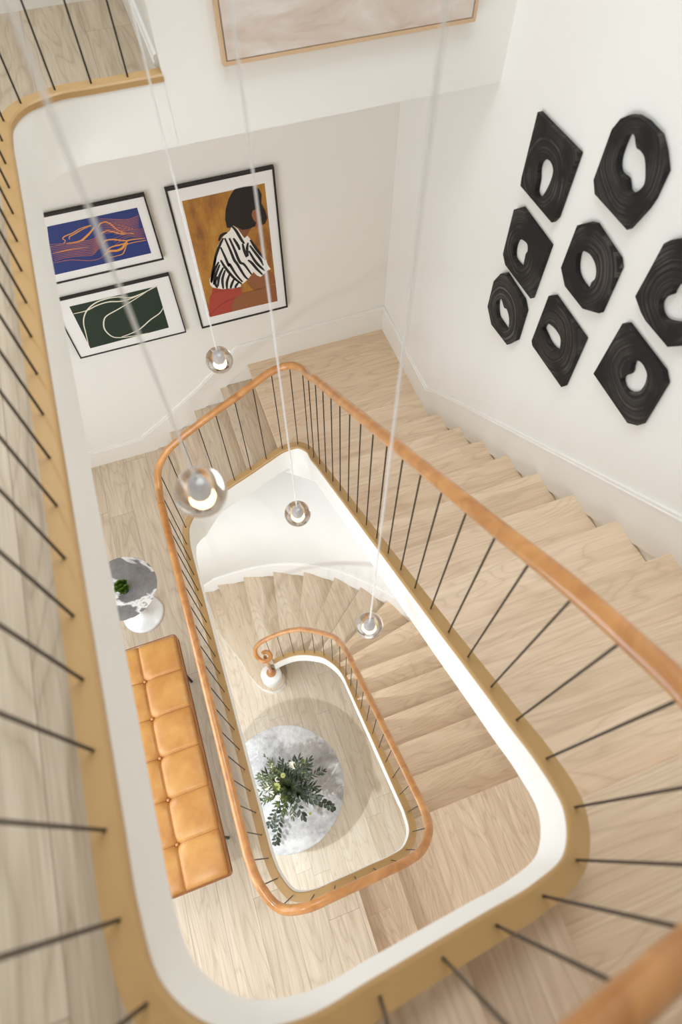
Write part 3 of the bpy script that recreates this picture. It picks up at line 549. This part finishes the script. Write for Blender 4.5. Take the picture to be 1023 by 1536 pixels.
# ------------------------------------------------------------------ railings
HR = .0225
def railing(name, label, bases, rail_path, heights, loc):
    t = thing(name, loc, label, 'railing')
    mb = MB(); mb.tube(rail_path, HR, 14); mb.build('handrail', 'handrail_wood', t)
    for b, h in zip(bases, heights):
        MB().tube([b+Vector((0, 0, -.004)), b+Vector((0, 0, h-.008))], .0031, 8).build('baluster', 'bronze', t, origin=b)
    return t
lo_h = [.80]*len(low_base)
vol = [P(*q) for q in VOL]
rail_low = vol[:-1]
for k, b in enumerate(low_base):
    if k >= 6: rail_low.append(b+Vector((0, 0, .86 if b.y < -.14 else .83 if b.y < -.03 and b.x > .3 else .81 if b.x < -.1 and b.y < 2.3 and b.z > H-4.1 else (.775 if k > 8 else .765))))
# heights for the balusters under the volute follow the rail
def rail_z(path, b):
    p = min(path, key=lambda q: (q.xy-b.xy).length); return p.z
rl_path = catmull(rail_low, 6)
rl_h = [rail_z(rl_path, b)-b.z for b in low_base]
up_h = []
for k, b in enumerate(upp_base):
    h = .775
    if -.22 < b.x < .52 and b.y < 0 and b.z > H-1.6: h = .62
    elif b.y < 0.05 and b.z > H-1.75 and b.x > .5: h = .74
    elif b.z > H-1.1: h = .82
    up_h.append(h)
for it in range(2): up_h = [up_h[0]]+[(up_h[i-1]+2*up_h[i]+up_h[i+1])/4 for i in range(1, len(up_h)-1)]+[up_h[-1]]
ru_pts = [b+Vector((0, 0, h)) for b, h in zip(upp_base, up_h)]
ru_path = catmull(ru_pts+[Vector((.199, 2.366, ru_pts[-1].z))], 6)
last = rl_path[-1]
ru_full = catmull([rail_low[-2], rail_low[-1], ru_pts[0], ru_pts[1]], 6)[6:12]+ru_path
railing_low = railing('stair_railing', 'lower railing from the scrolled handrail end up and along the bench landing', low_base, rl_path, rl_h, (.5, .5, 0))
railing_up = railing('stair_railing', 'upper railing rising along the right-hand steps to the top landing', upp_base, ru_full, up_h, (.58, 1.2, Z2))
nw = MB(); nz = H-6.80
nw.lathe([(.052, 0), (.054, .018), (.045, .04), (.028, .055), (.019, .08), (.017, .2), (.020, .36), (.016, .5), (.018, .60), (.018, H-6.15-nz-.012)], (-.158, 1.890, nz), 24)
nw.build('newel_post', 'handrail_wood', railing_low)

# ------------------------------------------------------------------ pendants
def pendant(P0, R_, label):
    x, y, z = P0
    t = thing('pendant_light', (x, y, z), label, 'pendant light', 'glass globe pendants hanging in the stairwell')
    MB().tube([(x, y, z+R_*.9), (x, y, ZC+.3)], .0034, 8).build('cord', 'cord_clear', t)
    g = MB(); g.lathe([(R_*math.sin(a), -R_*math.cos(a)) for a in [math.pi*i/24 for i in range(25)]], P0, 40); 
    g.build('glass_globe', 'glass', t, weld=True)
    sh = MB(); s = sh; s.lathe([(.0, -.10*R_), (.26*R_, -.10*R_), (.31*R_, 0), (.30*R_, .60*R_), (.22*R_, .82*R_), (0, .90*R_)], P0, 24); hold = s.build('lamp_holder', 'lamp_porcelain', t, weld=True)
    b = MB(); b.lathe([(0, -.42*R_), (.22*R_, -.40*R_), (.30*R_, -.28*R_), (.30*R_, -.2*R_), (0, -.2*R_)], P0, 24); tag(b.build('bulb', 'lamp_glow', hold, weld=True), 'glowing bulb')
    return t
def at(px, py, dist_axis):
    v = (fw*F+ri*(px-511.5)-up*(py-768))/F*dist_axis
    return Vector((0, 0, H))+v
pendant(at(329, 540, 2.50), .0555, 'small glass globe pendant in front of the cream wall below the prints')
pendant(at(301, 738, 1.28), .0555, 'biggest glass globe pendant, nearest the camera, over the handrail at the left')
pendant(at(446.5, 770.5, 2.57), .0555, 'glass globe pendant hanging in front of the blank white curved wall')
pendant(at(554, 938.5, 2.45), .0555, 'lowest glass globe pendant, above the bottom winder steps')


# ------------------------------------------------------------------ framed pictures on the back wall
def poly_area(p): return sum(p[i][0]*p[(i+1) % len(p)][1]-p[(i+1) % len(p)][0]*p[i][1] for i in range(len(p)))
def flat(mb, pts, y, mi):
    p = pts if poly_area(pts) > 0 else pts[::-1]      # seen from -y
    mb.add([(x, y, z) for x, z in p], [tuple(range(len(p)))], mi)
def stroke(mb, pts, w_, y, mi):
    q = catmull([(x, 0, z) for x, z in pts], 6) if len(pts) > 2 else [Vector((x, 0, z)) for x, z in pts]
    n = len(q); L, R2 = [], []
    for i in range(n):
        t = (q[min(i+1, n-1)]-q[max(i-1, 0)]).normalized(); nr = Vector((-t.z, 0, t.x)); ww = w_*(.55+.45*math.sin(math.pi*i/(n-1)))
        L.append(q[i]+nr*ww/2); R2.append(q[i]-nr*ww/2)
    v = [(p.x, y, p.z) for pr in zip(R2, L) for p in pr]
    mb.add(v, [(2*i, 2*i+2, 2*i+3, 2*i+1) for i in range(n-1)], mi)
def picture(label, x0, x1, z0, z1, bar, build_print, frame_mat='frame_black', y=YB, depth=.026, mat=True):
    t = thing('framed_picture', ((x0+x1)/2, y-.001, z0), label, 'picture')
    yb, yf = y-.001, y-.001-depth
    m = MB()
    m.box(x0, x1, yf, yb, z0, z0+bar); m.box(x0, x1, yf, yb, z1-bar, z1); m.box(x0, x0+bar, yf, yb, z0+bar, z1-bar); m.box(x1-bar, x1, yf, yb, z0+bar, z1-bar)
    m.build('frame', frame_mat, t)
    par = MB().box(x0+bar, x1-bar, yf+.006, yb, z0+bar, z1-bar).build('mat_board', 'mat_white', t) if mat else t
    build_print(par, yf+.0052)
    return t
def print_woman(t, y):
    mb = MB(); mats = ['art_ochre', 'art_hair', 'art_skin', 'art_white', 'art_black', 'art_red', 'art_skin_dark', 'art_red_dark']
    flat(mb, W_PRINT, y, 0)
    e = .0002
    for pts, mi in ((W_NECK, 6), (W_LEG, 2), (W_ARM, 2), (W_SHORTS, 5), (W_SHIRT, 3), (W_FACE, 2), (W_HAIR, 1)):
        y -= e; flat(mb, pts, y, mi)
    y -= e
    for s in W_STRIPES: stroke(mb, s, .0175, y, 4)
    stroke(mb, [W_SHORTS[-1], W_SHORTS[1], W_SHORTS[3]], .004, y, 7)
    a = W_SHORTS
    stroke(mb, [a[5], ((a[5][0]+a[9][0])/2, (a[5][1]+a[9][1])/2+.02), a[9]], .005, y, 7)
    stroke(mb, [W_LEG[0], W_LEG[1], W_LEG[2]], .004, y, 6); stroke(mb, W_ARM[-4:], .004, y, 6)
    mb.build('print', mats, t)
def print_blue(t, y):
    mb = MB(); mats = ['art_blue', 'art_orange', 'art_rust']
    flat(mb, B_PRINT, y, 0)
    for k, (pts, w_) in enumerate(B_LINES): stroke(mb, pts, w_, y-.0003-.00001*k, 1 if w_ > .0045 else 2)
    mb.build('print', mats, t)
def print_green(t, y):
    mb = MB(); flat(mb, G_PRINT, y, 0)
    for k, s in enumerate(G_LINES): stroke(mb, s, .0085, y-.0003-.00002*k, 1)
    mb.build('print', ['art_green', 'art_cream'], t)
picture('black framed print of a seated woman in a striped shirt and red shorts', .150, .767, 4.137, 5.142, .011, print_woman)
picture('black framed blue print with flowing orange contour lines', -.672, .039, 4.726, 5.139, .009, print_blue)
picture('black framed dark green print with looping cream lines', -.674, .042, 4.140, 4.616, .007, print_green)
def print_abs(t, y):
    MB().box(.42, 1.328, y-.003, y+.012, 6.122, 7.20).build('canvas', 'art_abstract', t)
picture('large pale abstract painting in a thin oak frame on the upper wall', .404, 1.344, 6.107, 7.216, .012, print_abs, 'frame_oak', 2.345, .03, False)

# ------------------------------------------------------------------ black wooden wall sculptures
SL = ['tall diamond slice in the upper left of the black group, streaked grey', 'black egg-shaped slab in the top row with the biggest keyhole opening', 'black diamond slab at the left of the middle row with a narrow oval opening',
      'black slab at the centre of the group with a pointed oval opening', 'black slab at the right edge of the photo, cut off by the frame', 'smallest black slab at the lower left end of the group with a thin wavy slit',
      'streaked black diamond slab low in the group, slot opening at upper left', 'lowest black slab at the right, with a teardrop opening']
for (o_, h_), lab in zip(SCULPT, SL):
    cy = sum(p[0] for p in h_)/len(h_); cz = sum(p[1] for p in h_)/len(h_)
    bm = bmesh.new()
    ring = lambda pts: [bm.verts.new((0, y-cy, z-cz)) for y, z in pts]
    hs = [(p.y, p.z) for p in catmull([(0, y, z) for y, z in h_+[h_[0]]], 3)[:-1]]
    es = []
    for r_ in (ring(o_), ring(hs)):
        es += [bm.edges.new((r_[i], r_[(i+1) % len(r_)])) for i in range(len(r_))]
    bmesh.ops.triangle_fill(bm, edges=es, use_beauty=True)
    ex = bmesh.ops.extrude_face_region(bm, geom=bm.faces[:])
    bmesh.ops.translate(bm, vec=(.0225, 0, 0), verts=[g for g in ex['geom'] if isinstance(g, bmesh.types.BMVert)])
    bmesh.ops.recalc_face_normals(bm, faces=bm.faces)
    me = bpy.data.meshes.new('wall_sculpture'); bm.to_mesh(me); bm.free(); me.materials.append(MATS['charred_wood'])
    ob = bpy.data.objects.new('wall_sculpture', me); COL.objects.link(ob); ob.location = (1.5000, cy, cz)
    tag(ob, lab, 'wall sculpture', 'black wooden wall sculptures on the right wall')
    bv = ob.modifiers.new('bevel', 'BEVEL'); bv.width = .003; bv.segments = 2; bv.limit_method = 'ANGLE'; bv.angle_limit = .9

# ------------------------------------------------------------------ leather bench
BX0, BX1, BY0, BY1, BZ = -1.078, -.598, .092, 1.492, Z2+.445
bench = thing('bench', (-.838, .79, Z2), 'tan tufted leather bench on the middle landing beside the railing', 'bench')
NXc, NYc = 2, 6
def cushion():
    mb = MB(); nx, ny = 40, 108; hgt = .10
    def hz(u, v):
        cu, cv = u*NXc % 1.0, v*NYc % 1.0
        fu, fv = min(cu, 1-cu)*(BX1-BX0)/NXc, min(cv, 1-cv)*(BY1-BY0)/NYc
        z = -.009*math.exp(-(fu/.008)**2)-.009*math.exp(-(fv/.008)**2)-.006*math.exp(-(fu/.04)**2)-.006*math.exp(-(fv/.04)**2)
        # tuft at the inner crossing points
        du = abs(u-.5)*(BX1-BX0)
        dv = min(abs(v-j/NYc) for j in range(1, NYc))*(BY1-BY0)
        z -= .016*math.exp(-(du*du+dv*dv)/.0009)
        eu, ev = min(u, 1-u)*(BX1-BX0), min(v, 1-v)*(BY1-BY0)
        e = min(eu, ev)
        if e < .02: z -= .02-math.sqrt(max(0, .0004-(.02-e)**2))
        return BZ+z
    sx, sy = .0016/(BX1-BX0), .0016/(BY1-BY0)
    us = sorted(set([0, .006, .014, .025, .04, .96, .975, .986, .994, 1]+[.04+.92*i/nx for i in range(1, nx) if abs(.04+.92*i/nx-.5) > .012]+[.5+k*sx for k in (-6, -3, -1, 1, 3, 6)]))
    vs = [0, .002, .005, .009, .015, .985, .991, .995, .998, 1]
    for j in range(1, NYc): vs += [j/NYc+k*sy for k in (-6, -3, -1, 1, 3, 6)]
    vs += [.015+.97*i/ny for i in range(1, ny) if min(abs(.015+.97*i/ny-j/NYc) for j in range(1, NYc)) > .008]
    vs = sorted(vs)
    X, Y = len(us), len(vs); v = []
    for a in us:
        for b in vs: v.append((BX0+(BX1-BX0)*a, BY0+(BY1-BY0)*b, hz(a, b)))
    for i in range(X-1):
        for j in range(Y-1):
            cu, cv = (us[i]+us[i+1])/2, (vs[j]+vs[j+1])/2
            seam = abs(cu-.5) < sx*.9 or min(abs(cv-q/NYc) for q in range(1, NYc)) < sy*.9
            mb.f.append([i*Y+j, (i+1)*Y+j, (i+1)*Y+j+1, i*Y+j+1]); mb.mi.append(1 if seam else 0); mb.sm.append(True)
    mb.v = list(v)
    ring = [(i, 0) for i in range(X)]+[(X-1, j) for j in range(1, Y)]+[(i, Y-1) for i in range(X-2, -1, -1)]+[(0, j) for j in range(Y-2, 0, -1)]
    top = [v[i*Y+j] for i, j in ring]; bot = [(x, y, BZ-hgt) for x, y, z in top]; m = len(ring)
    mb.add(top+bot, [(k, m+k, m+(k+1) % m, (k+1) % m) for k in range(m)], 0, True)
    mb.add(bot, [tuple(range(m))]); return mb
cush = cushion().build('cushion', ['leather', 'leather_seam'], bench)
pp = MB()
for z in (BZ-.022, BZ-.096):
    r_ = .02; pts = []
    for cx, cy, a0 in ((BX1-r_, BY1-r_, 0), (BX0+r_, BY1-r_, 90), (BX0+r_, BY0+r_, 180), (BX1-r_, BY0+r_, 270)):
        for k in range(5): a = math.radians(a0+k*22.5); pts.append((cx+(r_+.002)*math.cos(a), cy+(r_+.002)*math.sin(a), z))
    pp.tube(pts+[pts[0]], .0035, 6)
pp.build('piping', 'leather_seam', cush)
for j in range(1, NYc):
    b = MB(); b.lathe([(.0, .004), (.006, .003), (.009, 0), (.009, -.004), (0, -.004)], (-.838, BY0+(BY1-BY0)*j/NYc, BZ-.024), 16); b.build('tuft_button', 'leather_button', cush, weld=True)
MB().box(BX0+.01, BX1-.01, BY0+.01, BY1-.01, BZ-.13, BZ-.1005).build('seat_base', 'dark_steel', bench)
for sx in (BX0+.03, BX1-.03):
    for sy in (BY0+.20, BY1-.20):
        MB().tube([(sx, sy, Z2+.001), (sx, sy, BZ-.131)], .009, 10).build('leg', 'dark_steel', bench)

# ------------------------------------------------------------------ tulip side table with plant
tc_ = (-.845, 1.885)
st = thing('side_table', (*tc_, Z2), 'small round grey marble side table on a white pedestal beside the bench', 'side table')
mb = MB(); zt = H-3.70-Z2
mb.lathe([(0, zt-.016), (.19, zt-.016), (.218, zt-.006), (.225, zt-.001), (.223, zt), (0, zt)], (*tc_, Z2), 64); mb.build('table_top', 'marble_grey', st, weld=True, origin=(tc_[0], tc_[1], Z2))
mb = MB(); mb.lathe([(0, .001), (.142, .001), (.145, .006), (.13, .012), (.09, .022), (.05, .045), (.028, .09), (.019, .17), (.018, .28), (.026, .38), (.05, zt-.03), (.085, zt-.017), (0, zt-.017)], (*tc_, Z2), 48); mb.build('pedestal', 'tulip_white', st, weld=True)
px_, py_ = -.832, 1.862; pz = Z2+zt
pl_ = thing('potted_plant', (px_, py_, pz), 'small green succulent in a dark pot on the marble side table', 'plant')
mb = MB(); mb.lathe([(0, .001), (.026, .001), (.036, .05), (.038, .055), (.033, .055), (.031, .046), (0, .046)], (px_, py_, pz), 24); mb.build('pot', 'pot', pl_, weld=True)
def leaf(mb, base_, direction, length, width, curl=.25, upv=Vector((0, 0, 1)), mi=0):
    d = Vector(direction).normalized(); s_ = d.cross(upv)
    if s_.length < .05: s_ = d.cross(Vector((1, 0, 0)))
    s_.normalize(); n_ = s_.cross(d); b0 = Vector(base_); v = []
    for t, w_ in ((0, .12), (.22, .72), (.5, 1), (.78, .68), (1, .03)):
        c_ = b0+d*length*t-n_*length*curl*t*t
        v += [c_-s_*width*w_/2+n_*width*.12*w_, c_, c_+s_*width*w_/2+n_*width*.12*w_]
    f = []
    for k in range(4): f += [(3*k, 3*k+1, 3*k+4, 3*k+3), (3*k+1, 3*k+2, 3*k+5, 3*k+4)]
    mb.add(v, f, mi, True)
mb = MB()
rc = random.Random(3)
for q in range(7):
    a0 = q*2.4; rr = .0 if q == 0 else .030
    cx, cy = px_+rr*math.cos(a0), py_+rr*math.sin(a0)
    for k in range(34):
        a = k*2.39996; el = 1.25-1.25*(k/34)
        L = .010+.012*(k/34)
        leaf(mb, (cx, cy, pz+.052+.018*math.sin(el)), (math.cos(a)*math.cos(el), math.sin(a)*math.cos(el), math.sin(el)+.15), L+.010, .017, -.15)
mb.build('foliage', 'succulent', pl_)

# ------------------------------------------------------------------ round marble table with bouquet
tx, ty = -.34, .685; tz = H-6.43
rt = thing('round_table', (tx, ty, 0), 'large round pale grey marble table on the ground floor', 'table')
mb = MB(); mb.lathe([(0, tz-.03), (.55, tz-.03), (.57, tz-.02), (.575, tz-.006), (.570, tz), (0, tz)], (tx, ty, 0), 96); mb.build('table_top', 'marble_pale', rt, weld=True)
mb = MB(); mb.lathe([(0, .001), (.27, .001), (.27, .02), (.10, .04), (.06, .09), (.055, .5), (.10, tz-.06), (.2, tz-.031), (0, tz-.031)], (tx, ty, 0), 48); mb.build('pedestal', 'dark_steel', rt, weld=True)
vx, vy = -.285, .625
vs = thing('vase', (vx, vy, tz), 'white ceramic vase holding the greenery on the round marble table', 'vase')
mb = MB(); mb.lathe([(0, .001), (.05, .001), (.075, .06), (.078, .13), (.05, .21), (.04, .25), (.048, .27), (.042, .27), (.034, .25), (0, .2)], (vx, vy, tz), 36); mb.build('body', 'ceramic', vs, weld=True)
bq = thing('flower_bouquet', (vx, vy, tz+.2), 'loose bouquet of green branches and white flowers in the vase', 'flowers')
stems, lv, fl = MB(), MB(), MB()
rb = random.Random(11)
mouth = Vector((vx, vy, tz+.25))
def branch(tip, sag, kind, nl, L0, W0, mi):
    tip = Vector(tip); mid = (mouth+tip)/2+Vector((0, 0, sag))
    q = catmull([mouth-Vector((0, 0, .12)), mouth, mid, tip], 7)[4:]
    stems.tube(q, .0022, 5)
    for k in range(nl):
        t = .22+.78*(k+.5)/nl; i = min(len(q)-2, int(t*(len(q)-1))); p = q[i].lerp(q[i+1], t*(len(q)-1)-i); tg = (q[i+1]-q[i]).normalized()
        sd_ = tg.cross(Vector((0, 0, 1))).normalized()*(1 if k % 2 else -1)
        d = tg*(.6+.5*rb.random())+sd_*(.5+.6*rb.random())+Vector((0, 0, rb.uniform(-.1, .6)))
        s_ = rb.uniform(.75, 1.2)
        leaf(lv, p, d, L0*s_, W0*s_, rb.uniform(-.1, .35), mi=mi)
    leaf(lv, q[-1], tg, L0, W0, .1, mi=mi)
    return q
top = tz+.25
# long eucalyptus sprays
branch((.030, .345, tz+.30), .16, 'euc', 20, .055, .042, 2)
branch((-.545, .255, tz+.16), .20, 'euc', 24, .055, .026, 2)
branch((-.548, .40, tz+.28), .16, 'euc', 20, .05, .024, 2)
branch((-.235, .37, tz+.40), .10, 'euc', 10, .07, .035, 2)
branch((.045, .655, tz+.42), .10, 'dark', 26, .05, .014, 0)
branch((-.41, .95, tz+.42), .12, 'mid', 9, .035, .012, 1)
branch((-.525, .82, tz+.36), .14, 'mid', 20, .04, .014, 1)
for k in range(54):
    a = rb.uniform(0, 2*math.pi); r_ = rb.uniform(.08, .29)
    x, y = vx+r_*math.cos(a)*1.05, vy+.03+r_*math.sin(a)*.9
    z = top+.26-r_*.55+rb.uniform(-.05, .07)
    left = x < vx-.03
    kind = 1 if left and rb.random() < .75 else (0 if rb.random() < .75 else 2)
    branch((x, y, z), .05, '', 14 if kind else 12, .050 if kind else .075, .014 if kind == 1 else .018, kind)
def rosette(c, r_, mi, layers=3, n0=6):
    for l_ in range(layers):
        for k in range(n0+2*l_):
            a = 2*math.pi*(k+.5*l_)/(n0+2*l_); el = 1.2-.42*l_
            leaf(fl, (c[0], c[1], c[2]), (math.cos(a)*math.cos(el), math.sin(a)*math.cos(el), math.sin(el)), r_*(.7+.2*l_), r_*.75, .2, mi=mi)
for x, y, z, r_ in ((-.46, .80, .34, .032), (-.47, .70, .38, .03), (-.44, .63, .38, .026), (-.40, .575, .42, .024), (-.20, .79, .42, .036), (-.145, .77, .38, .03), (-.495, .60, .30, .02), (-.38, .86, .36, .022), (-.36, .72, .44, .024)):
    rosette((x, y, tz+z), r_, 0)
for x, y, z, r_ in ((-.385, .66, .47, .036), (-.30, .73, .49, .022), (-.12, .70, .40, .02), (-.17, .36, .38, .014), (-.10, .80, .36, .025)):
    rosette((x, y, tz+z), r_, 1, 3, 7)
stems.build('stems', 'stem', bq); lv.build('leaves', ['leaf_dark', 'leaf_mid', 'leaf_euc'], bq)
tag(fl.build('blossoms', ['petal', 'flower_green'], bq), 'white and yellow-green blossoms')
